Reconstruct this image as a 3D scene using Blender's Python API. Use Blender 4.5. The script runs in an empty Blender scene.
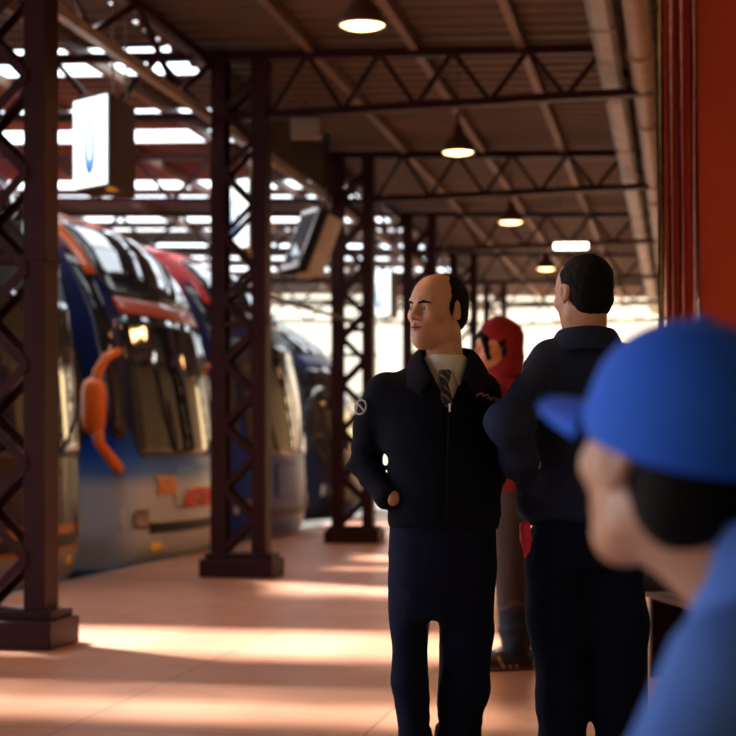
import bpy, math, random
import numpy as np
from mathutils import Vector, Matrix, Euler
random.seed(7)
SC = bpy.context.scene
COL = SC.collection
TH = math.radians(11.03); S_, C_ = math.sin(TH), math.cos(TH)
F = 1600.0                     # focal length in pixels at 736 px
CAMZ = 1.12
def world(px, y, d):           # a point measured in the photograph at depth d
    u = (px-368)/F*d
    return Vector((u*C_-d*S_, u*S_+d*C_, CAMZ+(446-y)*d/F))
# ------------------------------------------------------------------ materials
def lin(c): return tuple((x/12.92 if x <= .04045 else ((x+.055)/1.055)**2.4) for x in c)
def mat(name, col, rough=.6, metal=0., spec=.5, emis=None, estr=0., noise=0., nscale=8., bump=0., bscale=40., coat=0., vcol=False, sss=0., sheen=0., ramp=None, dark=None):
    m = bpy.data.materials.new(name); m.use_nodes = True
    nt = m.node_tree; N = nt.nodes; L = nt.links
    b = N['Principled BSDF']
    b.inputs['Base Color'].default_value = (*col, 1)
    b.inputs['Roughness'].default_value = rough
    b.inputs['Metallic'].default_value = metal
    b.inputs['Specular IOR Level'].default_value = spec
    b.inputs['Coat Weight'].default_value = coat
    b.inputs['Sheen Weight'].default_value = sheen
    if sss:
        b.inputs['Subsurface Weight'].default_value = sss
        b.inputs['Subsurface Radius'].default_value = (.01, .004, .002)
        b.inputs['Subsurface Scale'].default_value = 1.
    if emis:
        b.inputs['Emission Color'].default_value = (*emis, 1)
        b.inputs['Emission Strength'].default_value = estr
    tc = N.new('ShaderNodeTexCoord')
    src = None
    if vcol:
        a = N.new('ShaderNodeAttribute'); a.attribute_name = 'Col'; src = a.outputs['Color']
    if ramp:
        sx = N.new('ShaderNodeSeparateXYZ'); L.new(tc.outputs['Object'], sx.inputs[0])
        mr = N.new('ShaderNodeMapRange'); z0, z1 = ramp[0][0], ramp[-1][0]
        mr.inputs['From Min'].default_value = z0; mr.inputs['From Max'].default_value = z1
        L.new(sx.outputs['Z'], mr.inputs['Value'])
        cr = N.new('ShaderNodeValToRGB'); L.new(mr.outputs[0], cr.inputs[0])
        el = cr.color_ramp.elements
        while len(el) > 1: el.remove(el[-1])
        el[0].position = 0; el[0].color = (*ramp[0][1], 1)
        for z, c in ramp[1:]:
            e = el.new((z-z0)/(z1-z0)); e.color = (*c, 1)
        src = cr.outputs[0]
    if noise:
        t = N.new('ShaderNodeTexNoise'); t.inputs['Scale'].default_value = nscale; t.inputs['Detail'].default_value = 6
        L.new(tc.outputs['Object'], t.inputs['Vector'])
        mx = N.new('ShaderNodeMix'); mx.data_type = 'RGBA'; mx.blend_type = 'MIX'
        mr2 = N.new('ShaderNodeMapRange'); mr2.inputs['From Min'].default_value = .35; mr2.inputs['From Max'].default_value = .7
        mr2.inputs['To Max'].default_value = noise
        L.new(t.outputs['Fac'], mr2.inputs['Value']); L.new(mr2.outputs[0], mx.inputs['Factor'])
        if src: L.new(src, mx.inputs['A'])
        else: mx.inputs['A'].default_value = (*col, 1)
        dk = dark if dark else tuple(c*.35 for c in col)
        mx.inputs['B'].default_value = (*dk, 1)
        src = mx.outputs['Result']
    if src: L.new(src, b.inputs['Base Color'])
    if bump:
        t = N.new('ShaderNodeTexNoise'); t.inputs['Scale'].default_value = bscale; t.inputs['Detail'].default_value = 4
        L.new(tc.outputs['Object'], t.inputs['Vector'])
        bp = N.new('ShaderNodeBump'); bp.inputs['Strength'].default_value = bump; bp.inputs['Distance'].default_value = .01
        L.new(t.outputs['Fac'], bp.inputs['Height']); L.new(bp.outputs[0], b.inputs['Normal'])
    return m
M = {}
M['steel'] = mat('maroon_steel', (.034, .0075, .009), .5, 0, .14, noise=.5, nscale=5, bump=.15, bscale=30)
M['steel_far'] = M['steel']
M['purlin'] = mat('purlin_paint', (.20, .11, .065), .55, noise=.6, nscale=3)
M['lightbeam'] = mat('lit_beam_edge', (.42, .33, .26), .5, noise=.5, nscale=6)  # pale tone stands in for light on the girder's lower rail
M['roof'] = mat('corrugated_roof', (.11, .062, .037), .6, noise=.6, nscale=1.3, bump=.1, bscale=12)
M['fascia'] = mat('dark_fascia', (.05, .032, .02), .7, noise=.7, nscale=9)
M['pipe'] = mat('pipe_paint', (.34, .20, .12), .5, noise=.5, nscale=6, bump=.2, bscale=15)
M['gutter'] = mat('galvanised', (.30, .28, .26), .45, .3, noise=.6, nscale=5)
M['cream'] = mat('cream_plaster', (.88, .80, .62), .85, noise=.25, nscale=.8, dark=(.70, .6, .44))
M['wall_y'] = mat('yellow_plaster', (.62, .46, .22), .8, noise=.35, nscale=1.2)
M['darkwood'] = mat('dark_wood', (.06, .02, .012), .4, noise=.5, nscale=4)
M['light_block'] = mat('light_block_dark', (.05, .035, .03), .8, noise=.3)
M['red'] = mat('red_paint', (.40, .045, .011), .42, 0, .3, noise=.25, nscale=3, bump=.35, bscale=60, dark=(.31, .03, .008))
M['pink'] = mat('moulding_glint', (.68, .30, .27), .35, noise=.5, nscale=22, bump=.3, bscale=30, dark=(.28, .03, .015))  # pink put into the colour for daylight glints on the red mouldings
M['yellowchip'] = mat('chipped_yellow', (.62, .45, .18), .6, noise=.8, nscale=12, dark=(.16, .08, .04))
M['asphalt'] = mat('lane_asphalt', (.13, .115, .105), .6, noise=.5, nscale=2)
M['ground'] = mat('outer_ground', (.42, .40, .36), .8, noise=.4, nscale=.4)
M['whitep'] = mat('white_enamel', (.7, .68, .62), .4)
M['black'] = mat('black_rubber', (.012, .012, .013), .5)
M['lampshade'] = mat('lamp_hood', (.10, .045, .028), .35, noise=.3)
M['lampglow'] = mat('lamp_glow', (1, .7, .3), .5, emis=(1, .62, .25), estr=9)
M['tube'] = mat('tube_glow', (1, 1, 1), .5, emis=(1, .93, .82), estr=9)
M['signside'] = mat('sign_casing', (.07, .035, .02), .5)
M['glass'] = mat('dark_glass', (.012, .013, .016), .04, 0, .9, coat=.5)
M['chrome'] = mat('chrome', (.7, .7, .72), .15, 1)
M['orange'] = mat('orange_shell', (1, .20, .015), .35, coat=.6)
M['amber'] = mat('amber_lens', (.9, .35, .02), .2, emis=(1, .4, .03), estr=.15)
M['lampcover'] = mat('lamp_cover', (.25, .22, .2), .12, .5, coat=.5)
M['monitor'] = mat('cream_casing', (.88, .80, .6), .5, noise=.3, nscale=6)
# sign face: backlit sheet with an even glow
M['signface'] = mat('sign_face', (.9, .97, .95), .3, emis=(.90, 1, .97), estr=1.6)
def zgrad_emis(name, c0, c1, z0, z1, s):
    m = mat(name, (.02, .1, .3), .4, ramp=None); nt = m.node_tree; N = nt.nodes; L = nt.links; b = N['Principled BSDF']
    tc = N.new('ShaderNodeTexCoord'); sx = N.new('ShaderNodeSeparateXYZ'); L.new(tc.outputs['Object'], sx.inputs[0])
    mr = N.new('ShaderNodeMapRange'); mr.inputs['From Min'].default_value = z0; mr.inputs['From Max'].default_value = z1
    L.new(sx.outputs['Z'], mr.inputs['Value'])
    cr = N.new('ShaderNodeValToRGB'); cr.color_ramp.elements[0].color = (*c0, 1); cr.color_ramp.elements[1].color = (*c1, 1)
    L.new(mr.outputs[0], cr.inputs[0]); L.new(cr.outputs[0], b.inputs['Emission Color']); b.inputs['Emission Strength'].default_value = s
    return m
M['signblue'] = zgrad_emis('sign_digit_fade', (.0, .12, .48), (.70, .92, 1), -.24, .10, 1.2)  # top of the blue digit fades to white, imitating backlight wash-out
# floor: large polished terracotta tiles with thin joints
def floor_mat():
    m = bpy.data.materials.new('terracotta_tiles'); m.use_nodes = True; nt = m.node_tree; N = nt.nodes; L = nt.links; b = N['Principled BSDF']
    tc = N.new('ShaderNodeTexCoord')
    br = N.new('ShaderNodeTexBrick'); br.offset = 0; br.squash = 1
    br.inputs['Scale'].default_value = 1; br.inputs['Brick Width'].default_value = 1.2; br.inputs['Row Height'].default_value = 1.2
    br.inputs['Mortar Size'].default_value = .006; br.inputs['Mortar Smooth'].default_value = .3
    br.inputs['Color1'].default_value = (.44, .205, .115, 1); br.inputs['Color2'].default_value = (.48, .235, .135, 1); br.inputs['Mortar'].default_value = (.15, .07, .04, 1)
    L.new(tc.outputs['Object'], br.inputs['Vector'])
    t = N.new('ShaderNodeTexNoise'); t.inputs['Scale'].default_value = 2.2; t.inputs['Detail'].default_value = 8; t.inputs['Roughness'].default_value = .65
    L.new(tc.outputs['Object'], t.inputs['Vector'])
    mr = N.new('ShaderNodeMapRange'); mr.inputs['From Min'].default_value = .4; mr.inputs['From Max'].default_value = .75; mr.inputs['To Max'].default_value = .55
    L.new(t.outputs['Fac'], mr.inputs['Value'])
    mx = N.new('ShaderNodeMix'); mx.data_type = 'RGBA'; L.new(mr.outputs[0], mx.inputs['Factor']); L.new(br.outputs['Color'], mx.inputs['A']); mx.inputs['B'].default_value = (.32, .14, .075, 1)
    L.new(mx.outputs['Result'], b.inputs['Base Color'])
    mr2 = N.new('ShaderNodeMapRange'); mr2.inputs['To Min'].default_value = .28; mr2.inputs['To Max'].default_value = .5
    L.new(t.outputs['Fac'], mr2.inputs['Value']); L.new(mr2.outputs[0], b.inputs['Roughness'])
    b.inputs['Specular IOR Level'].default_value = .6
    return m
M['floor'] = floor_mat()
# ------------------------------------------------------------------ object helpers
def thing(name, label, cat, loc=(0, 0, 0), rotz=0, group=None):
    o = bpy.data.objects.new(name, None); COL.objects.link(o); o.empty_display_size = .1
    o.location = loc; o.rotation_euler = (0, 0, rotz); o['label'] = label; o['category'] = cat
    if group: o['group'] = group
    return o
def dup(root, loc, label, rotz=None):
    r = root.copy(); COL.objects.link(r); r.location = loc; r['label'] = label
    if rotz is not None: r.rotation_euler = (0, 0, rotz)
    for ch in list(root.children):
        c = ch.copy(); COL.objects.link(c); c.parent = r
        for g in list(ch.children):
            d = g.copy(); COL.objects.link(d); d.parent = c
    return r
class MB:
    def __init__(s): s.v = []; s.f = []
    def add(s, vs, fs):
        n = len(s.v); s.v += [tuple(v) for v in vs]; s.f += [tuple(i+n for i in f) for f in fs]; return s
    def box(s, x0, x1, y0, y1, z0, z1, mtx=None):
        vs = [Vector((x, y, z)) for z in (z0, z1) for y in (y0, y1) for x in (x0, x1)]
        if mtx: vs = [mtx @ v for v in vs]
        return s.add(vs, [(0, 2, 3, 1), (4, 5, 7, 6), (0, 1, 5, 4), (2, 6, 7, 3), (0, 4, 6, 2), (1, 3, 7, 5)])
    def bar(s, a, b, w, h, up=(0, 0, 1)):
        a = Vector(a); b = Vector(b); d = (b-a).normalized(); u = Vector(up)
        if abs(d.dot(u)) > .98: u = Vector((0, 1, 0))
        r = d.cross(u).normalized(); t = r.cross(d).normalized()
        vs = []
        for p in (a, b):
            for q in (-1, 1):
                for e in (-1, 1): vs.append(p+r*(e*w/2)+t*(q*h/2))
        return s.add(vs, [(0, 1, 3, 2), (4, 6, 7, 5), (0, 4, 5, 1), (2, 3, 7, 6), (0, 2, 6, 4), (1, 5, 7, 3)])
    def tube(s, pts, rad, n=14, cap=True):
        pts = [Vector(p) for p in pts]; base = len(s.v); rr = rad if isinstance(rad, (list, tuple)) else [rad]*len(pts)
        ref = None; rows = []
        for i, p in enumerate(pts):
            d = ((pts[min(i+1, len(pts)-1)]-pts[max(i-1, 0)])).normalized()
            if ref is None: ref = d.orthogonal().normalized()
            ref = (ref-d*ref.dot(d)).normalized(); t = d.cross(ref)
            rows.append([p+(ref*math.cos(2*math.pi*j/n)+t*math.sin(2*math.pi*j/n))*rr[i] for j in range(n)])
        vs = [v for r in rows for v in r]; fs = []
        for i in range(len(pts)-1):
            for j in range(n): fs.append((i*n+j, i*n+(j+1) % n, (i+1)*n+(j+1) % n, (i+1)*n+j))
        if cap: fs.append(tuple(range(n-1, -1, -1))); fs.append(tuple((len(pts)-1)*n+j for j in range(n)))
        return s.add(vs, fs)
    def lathe(s, prof, n=28, c=(0, 0, 0), cap=False):
        vs = []; fs = []
        for (r, z) in prof:
            for j in range(n): a = 2*math.pi*j/n; vs.append((c[0]+r*math.cos(a), c[1]+r*math.sin(a), c[2]+z))
        for i in range(len(prof)-1):
            for j in range(n): fs.append((i*n+j, i*n+(j+1) % n, (i+1)*n+(j+1) % n, (i+1)*n+j))
        if cap: fs.append(tuple(range(n-1, -1, -1))); fs.append(tuple((len(prof)-1)*n+j for j in range(n)))
        return s.add(vs, fs)
    def grid(s, rows, close=False):
        n = len(rows[0]); vs = [v for r in rows for v in r]; fs = []
        for i in range(len(rows)-1):
            for j in range(n if close else n-1): fs.append((i*n+j, i*n+(j+1) % n, (i+1)*n+(j+1) % n, (i+1)*n+j))
        return s.add(vs, fs)
    def build(s, name, m, parent=None, smooth=False, bevel=0, solid=0, subs=0, kind=None, label=None, cat=None, group=None, loc=None):
        me = bpy.data.meshes.new(name); me.from_pydata(s.v, [], s.f); me.update(); me.materials.append(m)
        if smooth: me.polygons.foreach_set('use_smooth', [True]*len(me.polygons))
        o = bpy.data.objects.new(name, me); COL.objects.link(o)
        if parent: o.parent = parent
        if loc: o.location = loc
        if solid:
            q = o.modifiers.new('s', 'SOLIDIFY'); q.thickness = solid; q.offset = 0
        if subs:
            q = o.modifiers.new('u', 'SUBSURF'); q.levels = subs; q.render_levels = subs
        if bevel:
            q = o.modifiers.new('b', 'BEVEL'); q.width = bevel; q.segments = 2; q.limit_method = 'ANGLE'
        if kind: o['kind'] = kind
        if label: o['label'] = label
        if cat: o['category'] = cat
        if group: o['group'] = group
        return o
def text_mesh(name, txt, size, m, parent, mtx, extrude=.004, bold=0., shear=0., sx=1.):
    cu = bpy.data.curves.new(name, 'FONT'); cu.body = txt; cu.size = size; cu.extrude = extrude; cu.offset = bold; cu.shear = shear
    cu.align_x = 'CENTER'; cu.align_y = 'CENTER'
    o = bpy.data.objects.new(name, cu); COL.objects.link(o)
    dg = bpy.context.evaluated_depsgraph_get(); me = bpy.data.meshes.new_from_object(o.evaluated_get(dg))
    bpy.data.objects.remove(o); me.transform(mtx @ Matrix.Diagonal((sx, 1, 1, 1))); me.materials.clear(); me.materials.append(m)
    q = bpy.data.objects.new(name, me); COL.objects.link(q); q.parent = parent
    return q
def struct(name, mb, m, **k): return mb.build(name, m, kind='structure', **k)
# ------------------------------------------------------------------ the setting
TY = [3.57+4.85*i for i in range(-1, 8)]           # truss and column lines
XR = -3.48; XL = -3.97                              # outer faces of the column chords
struct('floor', MB().box(-4.9, 1.0, -4, 44, -.30, 0), M['floor'])
struct('ground', MB().box(-60, -4.9, -20, 70, -.40, -.30), M['asphalt'])
struct('floor_far', MB().box(-4.9, 5, 44.3, 70, -.40, -.30), M['ground'])
struct('trim_1', MB().box(-5.02, -4.9, -4, 44, -.30, .001), mat('kerb_stone', (.35, .26, .22), .6, noise=.4), bevel=.01)
def roofz(x): return 4.62-.029*(x+3.9) if x > -3.9 else 4.62-.028*(x+3.9)
def corr(x0, x1, y0, y1):
    ys = []; y = y0; per = .28
    while y < y1:
        for q, z in ((0, 0), (.09, 0), (.13, .035), (.24, .035)): ys.append((y+q, z))
        y += per
    ys = [(a, z) for a, z in ys if a <= y1]+[(y1, 0)]
    xs = np.linspace(x0, x1, 6)
    return MB().grid([[(x, a, roofz(x)+z) for x in xs] for a, z in ys])
SLOTS = [(10.1, 1.15), (13.5, 1.05), (16.1, .25), (17.2, .75), (18.9, .25), (20.7, .7), (22.0, .3), (24.0, .8), (25.6, .3), (27.6, .8), (29.6, .5), (31.4, .8), (34, .8)]  # roof gaps, placed and widened to throw sun bands across the floor
struct('ceiling', corr(-4.45, 1.0, -4, 37.4), M['roof'], solid=.004)
prev = 8.9
struct('ceiling_light_mask', corr(-7.2, -4.45, -4, 6.9), M['roof'], solid=.004)  # out of view; cut narrow to let daylight in from the left
for i, (y, w) in enumerate(SLOTS+[(37.4, .0)]):
    struct('ceiling_bay_%d' % (i+1), corr(-19, -4.45, prev, y), M['roof'], solid=.004); prev = y+w
struct('wall_right', MB().box(.62, .9, -4, 44, -.3, 5.2), M['wall_y'])
for i, y in enumerate((1.5, 5.2, 10.6, 14.6, 18.6, 23)):
    mb = MB(); ns = 12; top = 2.3; hw = .75
    pts = [(-hw, 0), (hw, 0)]+[(hw*math.cos(a), top+hw*math.sin(a)) for a in np.linspace(0, math.pi, ns)]
    n = len(pts); vs = [(.60, y+p, z) for p, z in pts]+[(.63, y+p, z) for p, z in pts]
    fs = [tuple(range(n-1, -1, -1)), tuple(range(n, 2*n))]+[(k, (k+1) % n, n+(k+1) % n, n+k) for k in range(n)]
    struct('door_%d' % (i+1), mb.add(vs, fs), M['darkwood'])
struct('wall_light_block', MB().box(-26, .9, -4.3, -4, -.3, 6), M['light_block'])  # unseen, added to keep sky light off the fronts of the people
struct('wall_far', MB().box(-40, 6, 44, 44.3, -.3, 5.5), M['cream'])
struct('ceiling_sun_mask', corr(-19, -4.45, 6.9, 8.25), M['roof'], solid=.004)  # out of frame; shaped to hold off sun, leaving one gap behind it
# ------------------------------------------------------------------ lattice columns
COLH = 4.5
def make_column(y):
    t = thing('lattice_column', '', 'column', (0, y, 0), 0, 'lattice columns along the platform edge')
    MB().box(-4.02, -3.375, -.18, .26, 0, .155).build('base', M['steel'], t, bevel=.008)
    MB().box(-4.00, -3.41, -.07, .24, .155, .20).build('foot_plate', M['steel'], t, bevel=.005)
    for a, b in ((-3.97, -3.845), (-3.605, -3.48)):
        c = MB()
        c.box(a, b, 0, .014, .2, COLH); c.box(a, b, .186, .2, .2, COLH)
        if a < -3.7: c.box(a, a+.014, .014, .186, .2, COLH)
        else: c.box(b-.014, b, .014, .186, .2, COLH)
        c.build('chord', M['steel'], t)
    p = .27; n = int((COLH-.2)/p)
    for k in range(n):
        z0 = .22+k*p
        for yy, s in ((-.006, 1), (.206, -1)):
            x0, x1 = (-3.86, -3.59) if k % 2 == 0 else (-3.59, -3.86)
            MB().bar((x0, yy, z0), (x1, yy, z0+p), .012, .05, up=(0, 0, 1)).build('lacing_bar', M['steel'], t)
    MB().box(-3.99, -3.46, -.012, .212, 2.16, 2.19).build('band', M['steel'], t)
    return t
col0 = make_column(TY[2]); col0['label'] = 'maroon lattice steel column at left edge, the nearest and largest'
labs = {3: 'maroon lattice steel column standing between the orange mirror bus and the man', 4: 'maroon lattice steel column just left of the staring man, behind his elbow',
        5: 'lattice steel column whose top shows just above the balding man, first behind him', 6: 'far lattice column between the balding man and the red hood', 7: 'farthest lattice column, standing by the cream end wall'}
for i in range(3, 8): dup(col0, (0, TY[i], 0), labs[i])
# ------------------------------------------------------------------ roof trusses
def make_truss(y):
    t = thing('roof_truss', '', 'truss', (0, y+.1, 0), 0, 'steel roof trusses across the platform')
    tz = lambda x: roofz(x)-.09-.03
    def bz(x): return 3.965+.021*(x+3.72) if x > -3.72 else 3.965-.032*(x+3.72)
    for a, b in ((-3.72, -.22), (-18.5, -3.72)):
        MB().bar((a, 0, tz(a)), (b, 0, tz(b)), .09, .075).build('top_chord', M['steel'], t)
        MB().bar((a, 0, bz(a)), (b, 0, bz(b)), .10, .065).build('bottom_chord', M['steel'], t)
    xs = list(np.linspace(-3.45, -.3, 11))
    for k in range(10):
        a, b = xs[k], xs[k+1]
        p, q = ((a, 0, bz(a)), (b, 0, tz(b))) if k % 2 == 0 else ((a, 0, tz(a)), (b, 0, bz(b)))
        MB().bar(p, q, .05, .04).build('web_bar', M['steel'], t)
    xs = list(np.linspace(-18.4, -4.0, 31))
    for k in range(30):
        a, b = xs[k], xs[k+1]
        p, q = ((a, 0, bz(a)), (b, 0, tz(b))) if k % 2 == 0 else ((a, 0, tz(a)), (b, 0, bz(b)))
        MB().bar(p, q, .05, .045).build('web_bar', M['steel'], t)
    return t
tr0 = make_truss(TY[3]); tr0['label'] = 'nearest steel roof truss in view, over the column right of the orange mirror'
names = {4: 'second steel roof truss from the camera, in front of the second lamp', 5: 'third steel roof truss from the camera, above the balding man', 6: 'fourth steel roof truss, over the head of the man seen from behind',
         7: 'fifth steel roof truss, near the cream end wall', 8: 'last steel roof truss, at the open far end of the roof', 2: 'steel roof truss over the nearest lattice column, above the picture', 1: 'steel roof truss overhead nearer than every column'}
for i, l in names.items(): dup(tr0, (0, TY[i]+.1, 0), l)
# longitudinal members carried by the columns
for i, (x, lab) in enumerate([(-1.3, 'rightmost roof purlin, running beside the gutter'), (-2.2, 'roof purlin passing above the row of lamps'), (-3.1, 'roof purlin just right of the column row'),
              (-4.17, 'roof purlin just left of the column row'), (-5.2, 'roof purlin above the bus noses'), (-6.4, 'roof purlin above the white hanging sign side of the buses'), (-7.8, 'roof purlin over the middle of the buses'), (-9.4, 'leftmost roof purlin seen over the buses')]):
    z = roofz(x)-.06
    MB().box(x-.035, x+.035, -4, 37.4, z-.05, z+.05).build('purlin', M['purlin'], label=lab, cat='purlin', group='long roof purlins')
g = thing('eaves_girder', 'long pale edged girder joining the column tops above the platform edge', 'girder', (0, 0, 0))
MB().box(-4.03, -3.96, -1, 37.2, 3.93, 4.0).build('bottom_rail', M['lightbeam'], g)
MB().box(-4.02, -3.96, -1, 37.2, 4.40, 4.47).build('top_rail', M['steel'], g)
yb = TY[2]+.1
for k in range(24):
    MB().bar((-3.99, yb+k*.97, 4.43 if k % 2 else 3.97), (-3.99, yb+(k+1)*.97, 3.97 if k % 2 else 4.43), .04, .04).build('web_bar', M['steel'], g)
MB().box(-3.955, -3.93, 13.7, 18.1, 4.0, 4.42).build('fascia_board', M['fascia'], label='dark weathered fascia board between the second and third columns', cat='board')
# gutter and pipe
gt = thing('gutter', 'grey galvanised roof gutter running along the right side', 'gutter', (-.55, 0, 4.12))
pr = [(-.09, .25), (-.09, .03), (-.05, 0), (.05, 0), (.09, .03), (.09, .25)]
MB().grid([[(a, y, b) for a, b in pr] for y in (-2, 10, 22, 37.2)]).build('trough', M['gutter'], gt, solid=.006)
for y in np.arange(2, 37, 2.42): MB().box(-.1, .1, y, y+.03, -.01, .27).build('bracket', M['gutter'], gt)
pp = thing('drain_pipe', 'thick tan pipe with collars running under the roof on the right', 'pipe', (-.29, 0, 4.10))
MB().tube([(0, -2, 0), (0, 12, 0), (0, 36.8, 0)], .092, 24).build('pipe_run', M['pipe'], pp, smooth=True)
for y in (4.3, 9.6, 12.15, 14.8, 19.4, 24, 29): MB().tube([(0, y, 0), (0, y+.13, 0)], .108, 24).build('collar', M['pipe'], pp, smooth=False)
# red pillar
rp = thing('pillar', 'glossy red painted pillar with moulded edge on the right', 'pillar', (0, 8.15, 0))
def slab(x0, x1, y0, y1, ln=.0):
    mb = MB(); H = 4.55
    return mb.add([(x0+.06, y0, 0), (x1, y0, 0), (x1, y1, 0), (x0+.06, y1, 0), (x0, y0, H), (x1, y0, H), (x1, y1, H), (x0, y1, H)], [(3, 2, 1, 0), (4, 5, 6, 7), (0, 1, 5, 4), (1, 2, 6, 5), (2, 3, 7, 6), (3, 0, 4, 7)])
slab(.06, .60, 0, .6).build('shaft', M['red'], rp, bevel=.01)
slab(-.105, .07, .09, .55).build('corner_block', M['red'], rp, bevel=.006)
slab(.035, .075, -.02, .10).build('moulding', M['pink'], rp, bevel=.012)
slab(-.012, .006, .06, .12).build('moulding', M['pink'], rp, bevel=.006)
slab(-.065, -.045, .06, .12).build('moulding', M['pink'], rp, bevel=.006)
slab(-.122, -.10, .075, .4).build('edge_strip', M['yellowchip'], rp, bevel=.004)
rp.children[-1]['label'] = 'chipped yellow edge strip'
# ------------------------------------------------------------------ pendant lamps
def make_lamp(loc):
    t = thing('pendant_lamp', '', 'lamp', loc, 0, 'warm pendant lamps under the platform roof')
    MB().lathe([(.15, 0), (.148, .02), (.12, .09), (.07, .15), (.045, .17), (.04, .25), (.0, .26)]).build('lamp_shade', M['lampshade'], t, smooth=True, solid=.004)
    MB().lathe([(.001, -.012), (.06, -.012), (.115, .0), (.138, .012)]).build('diffuser', M['lampglow'], t, smooth=True)
    MB().tube([(0, 0, .25), (0, 0, .36)], .022, 10).build('lamp_socket', M['chrome'], t)
    MB().tube([(0, 0, .35), (0, 0, .90)], .006, 6).build('cord', M['black'], t)
    return t
LY = [5.2]+[TY[i]+(1.5, 1.1, .85, 1.1, 1.0, 1.0)[i-2] for i in range(2, 8)]
lab = ['pendant lamp over the platform, nearer than every lamp in view', 'nearest pendant lamp in view, cut by the top edge of the photo', 'second pendant lamp, glowing above the head of the balding man to his right',
       'third pendant lamp, small, hanging below the second truss', 'fourth pendant lamp, just left of the dark haired head seen from behind', 'fifth pendant lamp, tiny yellow glow beside the ear of the man seen from behind', 'farthest pendant lamp, nearly hidden behind the others']
l0 = None
for i, y in enumerate(LY):
    x = -1.97
    loc = (x, y, 3.77)
    if l0 is None: l0 = make_lamp(loc); l0['label'] = lab[0]
    else: dup(l0, loc, lab[i])
    L = bpy.data.lights.new('lamp_light', 'SPOT'); L.energy = 150 if i else 95; L.color = (1, .42, .14); L.spot_size = math.radians(165); L.spot_blend = .6; L.shadow_soft_size = .12
    o = bpy.data.objects.new('lamp_light', L); COL.objects.link(o); o.location = (x, y, 3.73)
# tube light, speaker, monitor, rail
tl = thing('tube_light', 'short white fluorescent tube fitting hanging above the man seen from behind', 'lamp', world(571, 246, 20), math.radians(8))
MB().box(-.205, .205, -.03, .03, -.035, .03).build('diffuser', M['tube'], tl, bevel=.01)
MB().box(-.21, .21, -.04, .04, .03, .05).build('housing', M['whitep'], tl)
for s in (-.15, .15): MB().tube([(s, 0, .05), (s, 0, .9)], .005, 6).build('hanger_rod', M['black'], tl)
sp = thing('ceiling_speaker', 'small grey box loudspeaker hung under the nearest truss', 'speaker', world(306, 128, 13.72), TH)
MB().box(-.13, .13, -.07, .10, -.085, .085).build('cabinet', mat('grey_cabinet', (.16, .12, .10), .5), sp, bevel=.01)
MB().box(-.11, .11, -.078, -.068, -.065, .065).build('grille', mat('grille_cloth', (.22, .18, .15), .8, bump=.4, bscale=200), sp)
MB().tube([(0, 0, .08), (0, 0, .25)], .012, 8).build('bracket', M['black'], sp)
mo = thing('hanging_monitor', 'tilted departure monitor in a cream casing hung beside the third column', 'monitor', world(316, 243, 17.3), 0)
R = Matrix.Rotation(TH+math.radians(28), 4, 'Z') @ Matrix.Rotation(math.radians(22), 4, 'Y')
MB().box(-.03, .17, -.10, .30, -.33, .33, R).build('casing', M['monitor'], mo, bevel=.01)
MB().box(-.15, -.03, -.12, .34, -.37, .35, R).build('screen_hood', M['black'], mo, bevel=.01)
MB().box(-.155, -.15, -.08, .30, -.3, .3, R).build('screen', M['glass'], mo)
MB().tube([R @ Vector((.05, .1, .3)), (.1, .1, .55), (.1, .1, 1.2)], .02, 8).build('hanger', M['black'], mo)
ra = thing('cable_rail', 'thin dark horizontal rail between second and third columns', 'rail', (0, 0, 0))
MB().tube([(-3.72, 13.3, 2.47), (-3.72, 18.2, 2.57)], .022, 8).build('rail_tube', M['black'], ra)
for y in (13.4, 18.2): MB().box(-3.84, -3.6, y-.02, y+.02, 2.44, 2.5).build('clamp', M['black'], ra)
# ------------------------------------------------------------------ hanging lit signs
def make_sign(loc):
    t = thing('platform_sign', '', 'sign', loc, 0, 'backlit platform signs over the bus noses')
    h0, h1 = -.36, .37; a = math.radians(43.7-2)  # the lit face is turned towards the left of the platform
    e = Vector((-math.cos(math.radians(33)), math.sin(math.radians(33)), 0))   # along the lit face from its near edge
    w = .47
    P0 = Vector((0, 0, 0)); P1 = P0+e*w; P2 = Vector((0, .62, 0)); P3 = P1+Vector((0.03, .25, 0))
    vs = [p+Vector((0, 0, h)) for h in (h0, h1) for p in (P0, P1, P3, P2)]
    MB().add(vs, [(3, 2, 1, 0), (4, 5, 6, 7), (0, 1, 5, 4), (1, 2, 6, 5), (2, 3, 7, 6), (3, 0, 4, 7)]).build('casing', M['signside'], t, bevel=.006)
    n = Vector((e.y, -e.x, 0)); n = n if n.y < 0 else -n
    f = [P0+e*.015+n*.008, P1-e*.015+n*.008]
    MB().add([f[0]+Vector((0, 0, h0+.015)), f[1]+Vector((0, 0, h0+.015)), f[1]+Vector((0, 0, h1-.015)), f[0]+Vector((0, 0, h1-.015))], [(0, 1, 2, 3)]).build('sign_face', M['signface'], t, solid=.004)
    c = P0+e*(w*.5)+n*.014-Vector((0, 0, .05))
    mt = Matrix(((-e.x, 0, n.x, c.x), (-e.y, 0, n.y, c.y), (0, 1, 0, c.z), (0, 0, 0, 1)))
    text_mesh('digit', '0', .56, M['signblue'], t, mt, .003, .024, 0, .50)
    for k in range(5):
        q = P0+e*(w*(.1+.2*k)); MB().box(q.x-.012, q.x+.012, q.y-.01, q.y+.03, h1, h1+.035).build('clip', M['signside'], t)
    for yy in (.15, .45): MB().tube([(-.02, yy, h1), (-.02, yy, h1+1.0)], .012, 8).build('hanger_rod', M['purlin'], t)
    MB().box(-.06, .002, .1, .2, h0-.02, h0).build('pilot_lamp', M['amber'], t)
    return t
s0 = make_sign(world(109, 139, 12.5)+Vector((0, 0, 0))); s0['label'] = 'nearest backlit white sign with a blue 0, hanging left of the second column'
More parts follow.
